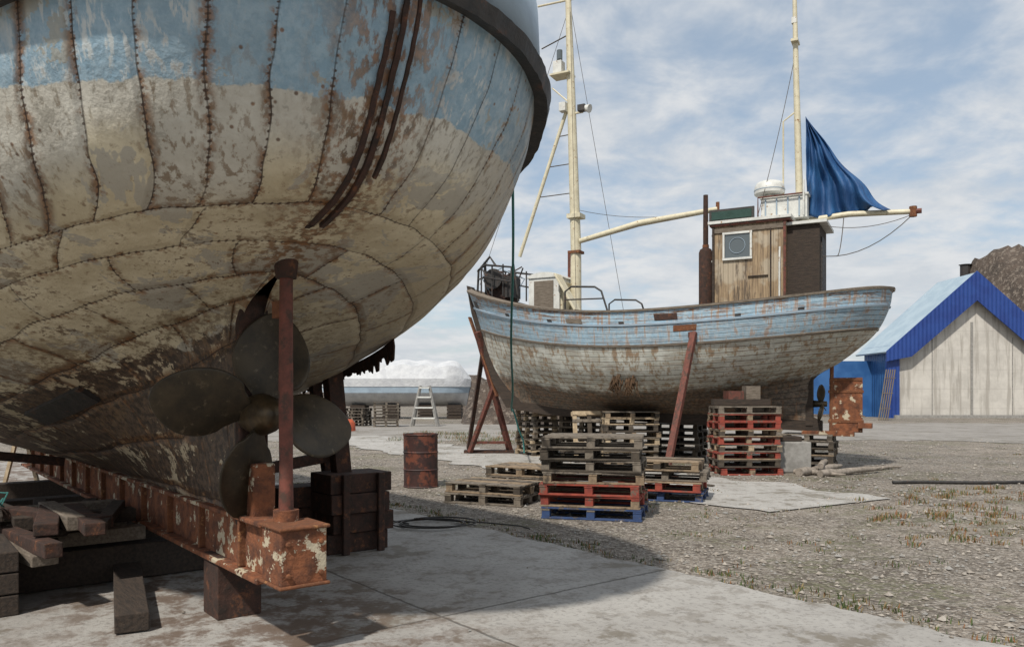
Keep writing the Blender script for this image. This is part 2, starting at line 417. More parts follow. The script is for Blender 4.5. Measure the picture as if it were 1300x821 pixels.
for k in range(4):
    ang=R(-12+90*k); er=Vector((0,math.sin(ang),math.cos(ang))); et=Vector((0,math.cos(ang),-math.sin(ang)))
    rows=[]
    for i in range(23):
        w=i/22; r=.09+(RR-.09)*w; hc=.285*max(0,math.sin(math.pi*(w**.85)*.97+.06))**.62 if w<.985 else .03
        hc=max(hc,.02)
        if w<.2: hc=max(hc*.85,.09)
        ph=R(60-38*w); row=[]
        for j in range(13):
            c=(j/6-1)*hc; cy=c*math.cos(ph)
            rr=r-(abs(c)**2)*.35+0.03*c
            row.append(Vector((.40+c*math.sin(ph)*.72+.06*w,0,1.42))+er*rr+et*cy)
        rows.append(row)
    mb.grid(rows,'bronze')
mb.obj('propeller_blades',boat1,True,solid=.022,recalc=True,sub=1)
mb=MB()
for (u,s,w,d,h,mt) in((2.55,-1.72,.42,.62,.76,'rust_dark'),(2.95,-1.30,.35,.5,.62,'rust_dark'),(6,-1.5,.6,.6,.8,'wood_dark'),(6,1.5,.6,.6,.8,'wood_dark'),(9.3,-.9,.5,.6,.8,'wood_dark')):
    n=int(h/.19)
    for k in range(n): mb.box((u+random.uniform(-.04,.04),s+random.uniform(-.04,.04),.03+h/n*(k+.5)),(w+random.uniform(-.04,.06),d+random.uniform(-.06,.06),h/n-.006),mt)
    for a_ in(-1,1): mb.box((u-w/2-.06,s+a_*d*.3,.03+h/2),(.05,.07,h),mt)
for u in(2.6,4.2,6.3,8.4): mb.box((u,.35,.18),(.26,3.0,.28),'wood_dark')
for k in range(22):
    u=2.3+random.random()*2.2; s=.35+random.random()*1.5; z=.38+.10*(k%3)
    mb.beam((u-.7,s,z),(u+.6,s+random.uniform(-.5,.5),z+random.uniform(-.04,.05)),random.uniform(.1,.18),random.uniform(.05,.11),random.choice(['wood_grey','wood_dark','wood_dark','rust_dark']))
for k in range(5): mb.box((2.6+.32*k,.62,.40+.11*(k%2)),(.16,.9,.11),random.choice(['wood_grey','wood_dark','wood_dark']))
for k in range(3): mb.box((2.3,1.25,.10+.15*k),(.9,.20,.14),'wood_dark')
mb.beam((.9,.65,.10),(2.6,.30,.12),.20,.12,'wood_dark')
mb.obj('timber_cradle',boat1,bevel=.008)
mb=MB()
for(u,s) in((2.6,-1.65),(6,-1.5),(6,1.5)):
    sg=1 if s>0 else -1
    mb.beam((u,s,.74),(u-.05,sg*1.50,2.02),.16,.14,'rust_dark',up=(1,0,0))
    mb.beam((u+.3,s,.74),(u+.22,sg*1.42,1.95),.10,.10,'rust_dark',up=(1,0,0))
    mb.beam((u+.1,s,.95),(u+.1,sg*.2,.75),.10,.10,'rust_dark')
mb.box((1.0,-.02,.24),(.30,.30,.42),'rust_dark')
mb.obj('cradle_struts',boat1,bevel=.006)
mb=MB(); mb.tube([(-4.0,6.7,.075),(-2.3,7.2,.075)],.04,'rust_dark',12); mb.tube([(-3.5,6.4,.075),(-2.4,7.5,.075)],.03,'rust_red',12); mb.obj('steel_pipes',None,True,auto=50)
mb=MB()
for k in range(22):
    c=Vector((3.2+random.uniform(-.3,.3),1.45+random.uniform(-.25,.2),.62)); pts=[]
    for j in range(14):
        a=j*.6+k; pts.append(c+Vector((math.cos(a)*.18*random.uniform(.5,1),math.sin(a)*.18,random.uniform(0,.12))))
    mb.tube(pts,.006,'rope',5)
mb.obj('fishing_net_heap',None,loc=P0,rotz=A1)

# =================================================================== SECOND BOAT
A2=math.atan2(.468,-.885)
boat2=empty('fishing_cutter',(7.5,15.5,0),A2)
K2=dict(a0=[0,.08,.36,.95,1.5,1.5], z0=[3.64,3.2,2.7,2.2,1.8,1.0],
        a1=[9.72,9.5,9.3,9.1,8.85,8.55], z1=[4.2,3.62,3.0,2.4,1.8,1.3],
        zm=[3.30,2.9,2.4,1.88,1.42,1.12], sm=[1.62,1.62,1.53,1.25,.68,.08],
        sn=[0,0,0,0,.07,.07], p=[3.6,3.4,2.9,2.4,1.9,1], q=[.5,.52,.6,.75,1.15,1],
        pb=[2.6,2.4,2.2,2,1.6,1], qb=[.72,.8,.9,1,1.2,1])
f2=hull_fn(K2)
hull_mesh('hull',f2,M['hull2'],boat2,40,110,3.2,.006)
mb=MB()
for sd in(1,-1):
    ribbon(mb,f2,-.0,.022,0.0001,1,sd,.045,'wood_grey',100,-.09,.3,1.6)
    ribbon(mb,f2,.155,.172,.002,.995,sd,.025,'greyblue',100,-.01,.3,1.6)
    ribbon(mb,f2,.335,.350,.004,.99,sd,.03,'wood_grey',100,-.01,.3,1.6)
mb.obj('rub_strakes',boat2,True,auto=40)
mb=MB(); rows=[]
for i in range(81):
    t=(i/80)**1.6; a=f2(.16,t,1);b=f2(.16,t,-1); rows.append([a,(a+b)/2+Vector((0,0,.05)),b])
mb.grid(rows,'wood_grey'); mb.obj('deck',boat2,True)
mb=MB()
prof=[(9.76,4.3),(9.62,3.6),(9.42,3.0),(9.22,2.4),(8.98,1.8),(8.62,1.22),(7.5,1.05),(5,.92),(1.3,.78),(1.3,1.0)]
inn=[(9.6,4.25),(9.42,3.6),(9.2,3.0),(8.95,2.4),(8.6,1.8),(8.2,1.35),(7.3,1.25),(5,1.18),(1.6,1.12),(1.6,1.12)]
sd=.06
rows=[[Vector((a,-sd,b)),Vector((a,sd,b)),Vector((c,sd+.01,d)),Vector((c,-sd-.01,d))] for(a,b),(c,d) in zip(prof,inn)]
mb.grid(rows,'wood_dark',close=True)
mb.box((1.55,0,1.4),(.14,.16,1.0),'wood_dark')
mb.beam((9.70,0,3.5),(8.9,0,1.5),.13,.035,'rust')
mb.obj('keel',boat2)
mb=MB()
mb.box((.86,0,1.33),(.62,.05,1.10),'rust_flaky'); mb.box((.86,0,1.0),(.66,.075,.06),'rust'); mb.box((.86,0,1.6),(.66,.075,.06),'rust'); mb.box((.86,0,1.84),(.60,.075,.06),'rust')
mb.tube([(1.14,0,.72),(1.12,0,2.3)],.04,'rust',10); mb.box((1.2,0,.75),(1.0,.14,.10),'rust_flaky'); mb.box((.50,0,.92),(.25,.3,.10),'rust_flaky')
mb.obj('rudder',boat2,bevel=.006)
mb=MB()
for k in range(3):
    a=R(20+120*k); er=Vector((0,math.sin(a),math.cos(a))); et=Vector((.5,math.cos(a)*.8,-math.sin(a)*.8)); rows=[]
    for i in range(9):
        w=i/8; hc=.13*math.sin(math.pi*(.08+.88*w))**.6; rows.append([Vector((1.32,0,1.35))+er*(.05+.36*w)+et*hc*(j/3-1) for j in range(7)])
    mb.grid(rows,'bronze')
mb.tube([(1.5,0,1.35),(1.22,0,1.35)],[.07,.05],'bronze',12)
mb.obj('propeller',boat2,True,solid=.015)
mb=MB()
mb.box((2.64,0,4.02),(1.46,1.42,2.1),'cabin'); mb.box((1.60,0,3.95),(.62,1.14,1.96),'wood_dark')  # recessed aft section in dark timber, its shade put into the colour
mb.obj('wheelhouse_walls',boat2,bevel=.01)
mb=MB()
mb.box((2.62,0,5.10),(1.66,1.60,.06),'white'); mb.box((2.62,0,5.045),(1.60,1.54,.04),'rust_red'); mb.box((1.55,0,4.965),(.80,1.3,.06),'white')
for y in(.73,-.73):
    mb.box((1.93,y,4.05),(.05,.03,2.0),'rust_red'); mb.box((3.35,y,4.05),(.05,.03,2.0),'wood_dark')
    mb.box((2.63,y,3.42),(1.44,.03,.06),'wood_dark'); mb.box((2.63,y*.99,4.93),(1.40,.03,.09),'wood_grey')
    for zz in (4.33,4.86): mb.box((2.86,y*1.01,zz),(.60,.04,.045),'white')
    for xx in (2.585,3.135): mb.box((xx,y*1.01,4.595),(.04,.04,.48),'white')
    mb.box((2.86,y*.985,4.595),(.50,.03,.48),'glass')
    mb.box((2.45,y*1.0,3.95),(.4,.025,.025),'wood_dark'); mb.box((2.2,y,4.2),(.03,.02,1.4),'wood_dark')
mb.tube([(2.86+.16*math.cos(a/24*6.283),.742,4.6+.16*math.sin(a/24*6.283)) for a in range(25)],.007,'greyblue',6)
for y in(-.42,0,.42):
    mb.box((3.385,y,4.6),(.03,.34,.5),'glass'); mb.box((3.40,y,4.87),(.03,.4,.04),'white'); mb.box((3.40,y,4.33),(.03,.4,.04),'white')
mb.box((1.275,.1,3.95),(.03,.55,1.5),'black')
mb.tube([(2.02,.79,3.4),(2.02,.79,4.2),(2.02,.75,4.5)],.02,'white',6)
mb.obj('wheelhouse_trim',boat2,bevel=.004)
mb=MB()
mb.box((2.0,-.1,5.36),(.90,.95,.46),'white'); mb.box((2.0,-.1,5.60),(.96,1.0,.04),'white')
for k in range(4): mb.box((1.70+.22*k,.385,5.36),(.03,.02,.4),'greyblue')
mb.tube([(1.6,.5,5.14),(1.6,.5,5.85)],.02,'white',8); mb.tube([(2.5,.45,5.14),(2.5,.45,5.6),(1.6,.45,5.6)],.018,'rust_red',8)
mb.obj('roof_locker',boat2,bevel=.02)
mb=MB()
mb.tube([(2.33,.1,5.6),(2.33,.1,5.72),(2.33,.1,5.72)],[.12,.10,.25],'white',20)
mb.tube([(2.33,.1,z+.06) for z in(5.64,5.67,5.76,5.84,5.90,5.93,5.94)],[.27,.305,.31,.295,.26,.18,.01],'white',28); mb.tube([(2.33,.1,5.795),(2.33,.1,5.81)],.313,'greyblue',28)
mb.obj('radar_dome',boat2,True,auto=40)
mb=MB(); mb.box((3.0,.62,5.27),(.92,.05,.26),'black'); mb.box((3.0,.648,5.27),(.82,.01,.17),'green_board')
mb.box((2.62,.60,5.19),(.03,.06,.2),'black'); mb.obj('name_board',boat2,bevel=.004)
mb=MB(); e=(3.58,.45)
mb.tube([(e[0],e[1],z) for z in(2.9,3.35,3.38,3.42,4.55,4.62,4.66,5.1,5.78)],[.06,.06,.09,.145,.145,.12,.055,.055,.05],'rust_dark',16)
mb.tube([(e[0],e[1],4.66),(e[0],e[1],4.72)],.07,'rust',12); mb.beam((e[0],e[1],4.4),(3.3,.45,4.4),.04,.04,'rust')
mb.obj('exhaust_stack',boat2,True,auto=35)
mb=MB(); a=6.77
mb.tube([(a,0,2.9),(a,0,5),(a+.12,0,8.6),(a+.20,0,11.0),(a+.22,0,11.6)],[.135,.125,.10,.07,.05],'cream',16)
mb.tube([(a+.15,0,8.55),(a+1.45,.1,4.9)],.045,'cream',10)
for z in(6.3,7.0,7.7):
    k=(8.55-z)/3.65; mb.tube([(a+.05,0,z+.02),(a+.15+1.3*k,.1*k,z)],.012,'wire',6)
mb.box((a+.35,.0,9.15),(.5,.4,.04),'cream'); mb.box((a+.42,.05,9.32),(.22,.22,.3),'white'); mb.tube([(a+.38,.1,9.5),(a+.38,.1,9.72)],.07,'glass',12)
mb.tube([(a-.5,0,10.9),(a+1.0,0,10.95)],.025,'cream',8); mb.tube([(a+.4,0,10.9),(a+.4,0,12)],.012,'cream',6); mb.tube([(a+.9,0,9.9),(a+.18,0,10.1)],.015,'wire',6)
mb.tube([(a+.62,.0,8.9),(a+.2,0,8.5)],.02,'cream',6)
mb.box((a-.2,.1,8.25),(.18,.16,.14),'black'); mb.tube([(a-.26,.1,8.25),(a-.40,.12,8.2)],[.06,.10],'white',12); mb.box((a-.03,0,8.2),(.3,.05,.04),'cream')
mb.box((a+.28,.1,8.35),(.16,.18,.2),'white')
mb.box((a,0,5.75),(.34,.34,.10),'cream'); mb.box((a,0,4.9),(.3,.3,.06),'rust')
mb.obj('fore_mast',boat2,True,auto=40)
mb=MB()
mb.tube([(a-.12,.05,5.15),(5.2,.05,5.42),(3.42,.05,5.55)],[.06,.075,.055],'cream',12)
mb.tube([(3.42,.05,5.42),(3.42,.05,5.7)],.04,'rust',8)
mb.tube([(1.73,0,5.12),(.8,-.0,5.17),(-.35,.0,5.10)],[.055,.06,.05],'cream',12); mb.tube([(-.35,0,5.0),(-.35,0,5.2)],.07,'rust',8); mb.tube([(-.30,0,5.1),(-.5,0,5.1)],.05,'rust_red',8)
mb.obj('booms',boat2,True,auto=40)
mb=MB(); b=1.73
mb.tube([(b,0,2.9),(b,0,5),(b+.08,0,8),(b+.12,0,10.1)],[.085,.08,.06,.04],'cream',14)
mb.tube([(b+.0,.06,3.3),(b+.0,.08,5.1)],.05,'rust_dark',8)
mb.box((b+.1,0,8.85),(.14,.3,.05),'cream'); mb.box((b+.12,0,9.3),(.1,.1,.12),'white')
mb.tube([(b+.32,.12,3.0),(b+.32,.12,7.2),(b+.1,0,7.4)],.018,'cream',6)
mb.obj('mizzen_mast',boat2,True,auto=40)
mb=MB()
def wire(p,q,sag=0,r=.009):
    p=Vector(p);q=Vector(q); mb.tube([p.lerp(q,k/10)-Vector((0,0,sag*4*(k/10)*(1-k/10))) for k in range(11)],r,'wire',5)
wire((a+.15,0,10.8),(9.4,0,4.3),0,.006); wire((a+.15,0,10.8),(6.1,1.55,3.4),0,.006); wire((a+.15,0,10.8),(6.1,-1.55,3.4),0,.006)
wire((b+.1,0,8.6),(2.5,.5,5.2),.15,.007); wire((-.35,0,5.05),(1.6,.4,4.4),.35); wire((.9,0,5.1),(1.0,.3,4.3),.2)
wire((a-.05,0,5.9),(4.2,.05,5.5),.1,.006); wire((-.35,0,5.05),(1.2,.1,4.95),.12,.007)
mb.obj('rigging',boat2)
def sailmat():
    m=Mat('blue_tarpaulin_sail',.65); g=m.noise(1,5,.6,m.scale(m.obj,(5,5,1.2))); c=m.mix(m.ss(g,.35,.65),(.006,.046,.145),(.014,.085,.225)); m.col(c); m.bump(g,.05); return m.mat
M['sail']=sailmat()
mb=MB(); rows=[]
for i in range(33):
    w=i/32; row=[]
    for j in range(41):
        s=j/40
        top=Vector((1.62,0,7.25)); lowa=Vector((1.60,0,5.22)); lowb=Vector((.04,0,5.24))
        luff=lowa.lerp(top,w); leech=lowb.lerp(top,w)
        leech.z-=.05*math.sin(math.pi*w); leech.x+=.04*math.sin(math.pi*w)+.06*math.sin(w*14)*(1-w)
        p=luff.lerp(leech,s)
        y=.16*math.sin(s*9+w*4)*(1-w)*s+.08*math.sin(s*26-w*7)*(1-w*.5)+.14*mn.noise(Vector((s*4,w*4,0)))
        row.append(p+Vector((0,y,-.09*abs(math.sin(s*8))*(1-w))))
    rows.append(row)
mb.grid(rows,'sail'); mb.obj('blue_sail',boat2,True,solid=.01)
mb=MB()
mb.box((7.35,0,3.75),(.80,1.1,1.06),'white')
rows=[]
for i in range(13):
    q=math.pi*i/12; rows.append([(7.35+.43*math.cos(q),-.58,4.27+.13*math.sin(q)),(7.35+.43*math.cos(q),.58,4.27+.13*math.sin(q))])
mb.grid(rows,'white'); mb.poly([r[1] for r in rows],'white'); mb.poly([r[0] for r in rows],'white')
mb.box((7.35,.562,3.85),(.5,.02,.7),'wood_grey'); mb.box((6.93,.1,3.7),(.06,.75,.95),'cream')
mb.beam((6.95,.66,4.3),(6.45,.66,3.45),.05,.34,'cream',up=(0,1,0))
mb.obj('companionway',boat2,bevel=.01)
mb=MB()
for k in(1,-1):
    y=k*.75
    mb.tube([(9.35,k*.2,4.1),(9.32,k*.2,4.65),(8.9,k*.6,4.68),(8.1,y,4.55),(8.05,y+.1*k,3.7)],.028,'black',8)
    mb.tube([(9.33,k*.22,4.4),(8.9,k*.6,4.38),(8.1,y+.05,4.2)],.02,'black',8)
    for q in(9.0,8.7,8.4): mb.tube([(q,k*.62,3.9),(q,k*.62,4.66)],.02,'black',8)
    yy=k*1.35
    mb.tube([(6.45,yy,3.3),(6.45,yy,3.80),(6.3,yy,3.90),(5.75,yy,3.86),(5.6,yy,3.76),(5.45,yy,3.3)],.022,'black',8)
    mb.tube([(6.45,yy,3.62),(5.55,yy,3.6)],.016,'black',8)
mb.tube([(8.75,-.35,4.35),(8.75,.35,4.35)],.16,'rust_dark',14); mb.tube([(8.75,-.5,4.35),(8.75,-.45,4.35)],.25,'black',16); mb.tube([(8.75,.45,4.35),(8.75,.5,4.35)],.25,'black',16)
mb.box((8.75,0,4.0),(.5,.7,.5),'rust_dark'); mb.tube([(9.15,.1,3.9),(9.2,.1,4.85)],.035,'black',8); mb.tube([(9.35,.2,4.6),(9.0,.2,4.95),(8.8,.25,4.7)],.03,'black',8)
mb.tube([(8.2,.2,3.8),(8.35,.2,4.75)],.03,'black',8); mb.box((8.45,.1,4.15),(.25,.5,.5),'black'); mb.tube([(7.05,-.3,3.5),(7.05,-.3,4.95)],.06,'rust_red',10)
for k in range(9):
    p=Vector((8.3+random.random()*.9,random.uniform(-.3,.5),4.0)); mb.tube([p,p+Vector((random.uniform(-.25,.25),random.uniform(-.2,.2),.4)),p+Vector((random.uniform(-.4,.4),0,.65))],.018,random.choice(['black','rust_dark','greyblue']),6)
mb.obj('winch_and_rails',boat2,True,auto=40)
mb=MB(); ribbon(mb,f2,.065,.13,.40,.45,1,.012,'rust_dark',8); ribbon(mb,f2,.19,.24,.36,.41,1,.010,'rust',8); ribbon(mb,f2,.10,.15,.62,.66,1,.012,'wood_grey',8); ribbon(mb,f2,.09,.15,.955,.975,1,.01,'black',6)
for q in(.15,.27,.52,.70,.83): ribbon(mb,f2,.125,.15,q,q+.012,1,.008,'black',4)
mb.obj('hull_patches',boat2)
mb=MB()
for tc_ in(.495,.535):
    for k in range(34):
        t=tc_+random.gauss(0,.007); v=.60+random.gauss(0,.02); p=f2(v,t,1); n=nrm(f2,v,t,1)
        pts=[p,p+n*.04+Vector((random.uniform(-.03,.03),0,-.05)),p+n*.06+Vector((random.uniform(-.06,.06),0,-.14)),p+n*random.uniform(.02,.08)+Vector((random.uniform(-.10,.10),0,-random.uniform(.15,.36)))]
        mb.tube(pts,[.012,.018,.014,.004],'kelp',5)
mb.obj('kelp_growth',boat2)
mb=MB()
mb.beam((2.88,14.75,0.02),(3.63,15.72,2.78),.12,.10,'rust_red'); mb.box((2.88,14.75,.02),(.4,.4,.04),'rust_dark'); mb.box((3.60,15.76,2.74),(.14,.08,.10),'rust_red')
mb.obj('hull_prop',None,bevel=.005)
mb=MB()
mb.beam((-.05,20.6,.05),(-.87,19.7,3.1),.13,.12,'rust_red'); mb.beam((-1.09,20.4,.05),(-.3,19.6,2.15),.11,.10,'rust_red'); mb.beam((-1.25,20.6,.05),(0.05,20.6,.05),.35,.08,'rust_dark')
mb.beam((-.98,20.3,.3),(-.15,20.4,.3),.07,.07,'rust_red'); mb.beam((-1.2,21.7,.05),(-.75,20.2,2.6),.1,.1,'rust_dark')
mb.obj('bow_stand',None,bevel=.005)
mb=MB(); pts=[]
for k in range(46):
    w=k/45; y=5.3+14.2*w; z=3.2-(3.2-1.25)*w-.75*math.sin(math.pi*w); pts.append(Vector((.01*math.sin(k*.4),y,z)))
pts+= [Vector((.08,19.55,1.0)),Vector((.16,19.5,.7)),Vector((.28,19.45,.4)),Vector((.3,19.4,.1))]
n=len(pts); mb.tube(pts,[.010+.010*min(1,k/45) for k in range(n)],'rope',6); mb.obj('mooring_rope')

# =================================================================== PALLETS
def pallet(mb,c,ang,mat,tilt=None,L=1.2,W=.8):
    rot=Matrix.Rotation(ang,3,'Z')
    if tilt is not None: rot=rot@tilt
    def bx(x,y,z,sx,sy,sz,m=None): mb.box(Vector(c)+rot@Vector((x,y,z)),(sx,sy,sz),m or mat,rot)
    alt={'pal_red':['pal_red','pal_red','pal_red','pal1'],'pal_blue':['pal_blue','pal_blue','pal_blue','pal2']}.get(mat,[mat,mat,mat,'pal2','pal_dark'])
    nb=7
    for k in range(nb):
        if random.random()<.04: continue
        bx(random.uniform(-.012,.012),-W/2+.05+(W-.1)*k/(nb-1),.133,L*random.uniform(.985,1),.088 if k%2==0 else .07,.02,random.choice(alt))
    for x in(-L/2+.06,0,L/2-.06):
        bx(x,0,.110,.10,W-.01,.02,random.choice(alt))
        for y in(-W/2+.06,0,W/2-.06): bx(x+random.uniform(-.008,.008),y,.06,.10,.10,.078,random.choice(alt))
    for y in(-W/2+.05,0,W/2-.05): bx(0,y,.011,L-.004,.09,.02,random.choice(alt))
def stack(x,y,ang,mats,L=1.2,W=.8,z0=0,jit=.03,extra=None):
    mb=MB()
    for k,m in enumerate(mats):
        pallet(mb,(x+random.uniform(-jit,jit),y+random.uniform(-jit,jit),z0+.003+k*.146),R(ang+random.uniform(-2.5,2.5)),m,None,L,W)
    if extra: extra(mb)
    return mb.obj('pallet_stack',None,bevel=.003)
stack(1.06,10.15,-13,['pal_blue','pal_red','pal_red','pal1','pal2','pal_dark','pal2'],1.25,1.0)
stack(-.22,11.4,-24,['pal2','pal1'],1.2,.8,jit=.06); stack(.28,12.3,-30,['pal_dark','pal2','pal1'],1.2,.8,jit=.08)
stack(2.28,11.75,-18,['pal_blue','pal_red','pal2','pal1'],1.2,.8,jit=.07)
stack(4.55,15.45,0,['pal_red','pal_dark','pal_red','pal3','pal_red','pal1','pal_red','pal_red','pal2'],1.2,.9,
      extra=lambda mb:(mb.box((4.5,15.5,1.39),(1.1,.25,.12),'wood_dark'),mb.box((4.4,15.65,1.53),(.3,.4,.16),'rust_red'),mb.box((4.75,15.65,1.58),(.28,.3,.26),'wood_grey')))
stack(.85,20.2,25,['pal3','pal1','pal3','pal1','pal3','pal2','pal3','pal1'],1.2,1.0)
stack(2.62,17.6,0,['pal1','pal3','pal2','pal3','pal1','pal_dark','pal3','pal1'],1.2,.9)
stack(3.8,18.2,-28,['pal_dark']*6,1.2,.9); stack(1.9,19.6,-28,['pal_dark','pal2']*4,1.2,.9)
stack(6.2,16.4,-28,['pal2','pal_dark','pal1','pal_dark','pal2'],1.0,.8)
mb=MB(); pallet(mb,(1.75,17.9,.58),R(8),'pal3',Matrix.Rotation(R(78),3,'X'),.8,1.15); mb.obj('leaning_pallet',None,bevel=.003)
mb=MB(); mb.box((5.55,15.75,.31),(.65,.6,.6),'concrete_block'); mb.box((5.5,15.8,.66),(.5,.4,.1),'wood_dark'); mb.obj('concrete_block',None,bevel=.02)
mb=MB()
for (p,q,r) in(((5.4,14.8,.07),(6.7,16.0,.1),.08),((5.75,14.7,.06),(7.3,15.6,.09),.07),((5.9,15.1,.18),(6.5,16.2,.2),.06),((5.5,15.3,.05),(6.2,14.6,.05),.05),((7.2,15.9,.04),(8.1,16.4,.04),.04)):
    mb.tube([Vector(p).lerp(Vector(q),k/7)+Vector((0,random.uniform(-.04,.04),random.uniform(-.01,.02))) for k in range(8)],[r,r*1.05,r*.85,r,r*.8,r*.85,r*.6,r*.3],'driftwood',9)
mb.obj('driftwood_logs',None,True,auto=50)
mb=MB(); mb.tube([(6.55+.22*k,13.55+.05*math.sin(k*.7),.035) for k in range(22)],.028,'black',8); mb.obj('hose_on_ground',None,True)
mb=MB()
pts=[]
for k in range(80):
    r=.40+.06*math.sin(k*.21); pts.append((-.9+r*math.cos(k*.27)+.04*math.sin(k*.11),9.1+.8*r*math.sin(k*.27),.045+.0005*k))
pts+=[(-.3,9.2,.05),(.1,9.0,.045),(.2,8.8,.045)]
mb.tube(pts,.009,'black',6)
mb.tube([(-1.9,9.9,.045),(-1.5,9.75,.045),(-1.45,9.4,.045),(-1.2,9.15,.045)],.009,'black',6); mb.obj('cable_coil',None,True)
mb=MB()
for k in range(16):
    x=random.uniform(-1.2,3.4); y=random.uniform(11.8,15.5); a_=random.random()*3.1; l=random.uniform(.15,.6)
    mb.beam((x-math.cos(a_)*l,y-math.sin(a_)*l,.035),(x+math.cos(a_)*l,y+math.sin(a_)*l,.04),.08,.022,random.choice(['pal1','pal2','pal_dark']))
mb.obj('scrap_boards',None,bevel=.002)
bm=MB()
prof=[(0,.0),(0,.285),(.015,.295),(.03,.285),(.28,.283),(.295,.295),(.31,.283),(.57,.283),(.585,.295),(.60,.283),(.86,.285),(.872,.297),(.89,.292),(.89,.275),(.60,.27),(.6,0)]
rows=[[(r*math.cos(k/36*6.2832)*(1+.012*math.sin(k*.9+z*4)),r*math.sin(k/36*6.2832),z) for k in range(36)] for z,r in prof]
bm.grid(rows,simple('drum_steel',(.055,.02,.016),(.02,.012,.011),6,.65,0,.004,4,(.15,.045,.024),.50,.60),close=True)
bm.obj('oil_drum',None,True,auto=30,loc=(-1.53,13.2,0))
# =================================================================== WAREHOUSE
def cladding(name,c1,c2,axis):
    m=Mat(name,.5); x,y,z=m.sep(m.obj); a={'x':x,'y':y,'z':z}[axis]
    w=m.m('SINE',m.m('MULTIPLY',a,24)); n=m.noise(1.2,4); m.col(m.mix(m.ss(n,.35,.65),c1,c2)); m.bump(w,.02); return m.mat
blue_clad=cladding('blue_cladding',(.008,.035,.19),(.012,.05,.235),'x'); blue_side=cladding('blue_cladding_side',(.02,.085,.24),(.035,.12,.30),'y')
roofm=cladding('pale_roof_sheet',(.38,.47,.53),(.31,.40,.47),'y')
def concm():
    m=Mat('concrete_wall',.85); x,y,z=m.sep(m.obj); n=m.noise(.7,5,.7); st=m.noise(1,5,.65,m.scale(m.obj,(3,3,.25)))
    c=m.mix(m.ss(n,.35,.65),(.56,.53,.48),(.45,.425,.385)); c=m.mix(m.ss(st,.48,.62,0,.7),c,(.30,.275,.24))
    l=m.m('ABSOLUTE',m.m('SUBTRACT',m.m('FRACT',m.m('DIVIDE',z,1.25)),.5)); s=m.ss(l,.0,.015,1,0); c=m.mix(m.m('MULTIPLY',s,.5),c,(.26,.235,.21)); m.col(c); m.bump(n,.02); return m.mat
M['conc_wall']=concm()
wh=empty('warehouse',(24.6,51,0))
W=10.4; ez=4.7; pz=9.3; D=3.8
mb=MB()
mb.poly([(0,0,0),(W,0,0),(W,0,ez),(W/2,0,pz-.2),(0,0,ez)],'conc_wall'); mb.poly([(0,D,0),(W,D,0),(W,D,ez),(W/2,D,pz-.2),(0,D,ez)],'conc_wall')
mb.box((5.15,-.04,3.1),(.14,.06,6.2),'concrete_block')
for xx in(2.6,7.8): mb.box((xx,-.02,2.6),(.05,.03,5.2),'concrete_block')
mb.obj('gable_walls',wh)
mb=MB(); mb.box((-.05,D/2,ez/2),(.12,D-.1,ez),blue_side); mb.box((W+.05,D/2,ez/2),(.12,D-.1,ez),blue_side)
mb.box((-2.3+.0,D-.6,1.9),(4.4,1.0,3.8),blue_side)
mb.obj('side_walls',wh)
mb=MB()
for sg in(0,1):
    x0=-.55 if sg==0 else W+.55; z0=ez-.48
    a_=Vector((x0,0,z0)); p=Vector((W/2,0,pz))
    mb.poly([a_+Vector((0,-.5,0)),p+Vector((0,-.5,0)),p+Vector((0,D+.3,0)),a_+Vector((0,D+.3,0))],roofm)
mb.obj('roof',wh,solid=.12)
mb=MB()
for sg in(0,1):
    x0=-.6 if sg==0 else W+.6; z0=ez-.5; xi=1.0 if sg==0 else W-1.0
    mb.poly([(x0,-.52,z0+.1),(W/2,-.52,pz+.14),(W/2,-.52,pz-1.75),(xi,-.52,ez-.75),(x0,-.52,z0-.55)],blue_clad)
mb.obj('gable_trim',wh,solid=.08)
mb=MB(); mb.box((-.02,-.12,2.2),(.8,.25,4.4),blue_clad); mb.box((W,-.12,2.2),(.8,.25,4.4),blue_clad); mb.box((W/2,-.3,.1),(W,.25,.2),'concrete_block'); mb.obj('corner_posts',wh)
mb=MB()
for k in range(5): mb.beam((21.4+.13*k,46,0),(22.15+.13*k,46.6,3.0),.05,.05,'wood_grey')
for z in(.7,1.6,2.5): mb.beam((21.4+z*.25,46+z*.19,z),(22.0+z*.25,46+z*.19,z),.05,.04,'wood_grey')
mb.obj('leaning_rack')

# =================================================================== BACKGROUND
tb=empty('covered_boat',(-6.6,50,0),0)
mb=MB(); rows=[];rows1=[];rows2=[]
for i in range(41):
    w=i/40; x=-5.2+9.2*w; k=max(.02,1-abs((w-.45)/.56)**4)**.6; hb=1.7*k
    t=1-.10*abs(w-.5)**1.2+.018*math.sin(w*38)+.02*mn.noise(Vector((w*9,0,0)))
    e=min(1,.72+.28*min(1,(1-abs(w-.5)*2)*6))
    rows.append([(x,-hb,2.0),(x,-hb*1.02,2.5),(x,-hb*.78,3.35*t*e),(x,0,3.72*t*e),(x,hb*.78,3.35*t*e),(x,hb*1.02,2.5),(x,hb,2.0)])
    xs=x-.25*(w-.5)
    rows1.append([(x,-hb*.99,2.2),(xs,-hb*.97,1.62),(xs,hb*.97,1.62),(x,hb*.99,2.2)])
    rows2.append([(xs,-hb*.96,1.63),(x-.4*(w-.5),-hb*.8,1.2),(x-.6*(w-.5),-hb*.2,.8),(x-.6*(w-.5),hb*.2,.8),(x-.4*(w-.5),hb*.8,1.2),(xs,hb*.96,1.63)])
mb.grid(rows,'tarp_white'); mb.obj('tarpaulin',tb,True,auto=25)
mb=MB(); mb.grid(rows1,'greyblue'); mb.grid(rows2,'tarp_white'); mb.obj('hull',tb,True,auto=50)
mb=MB()
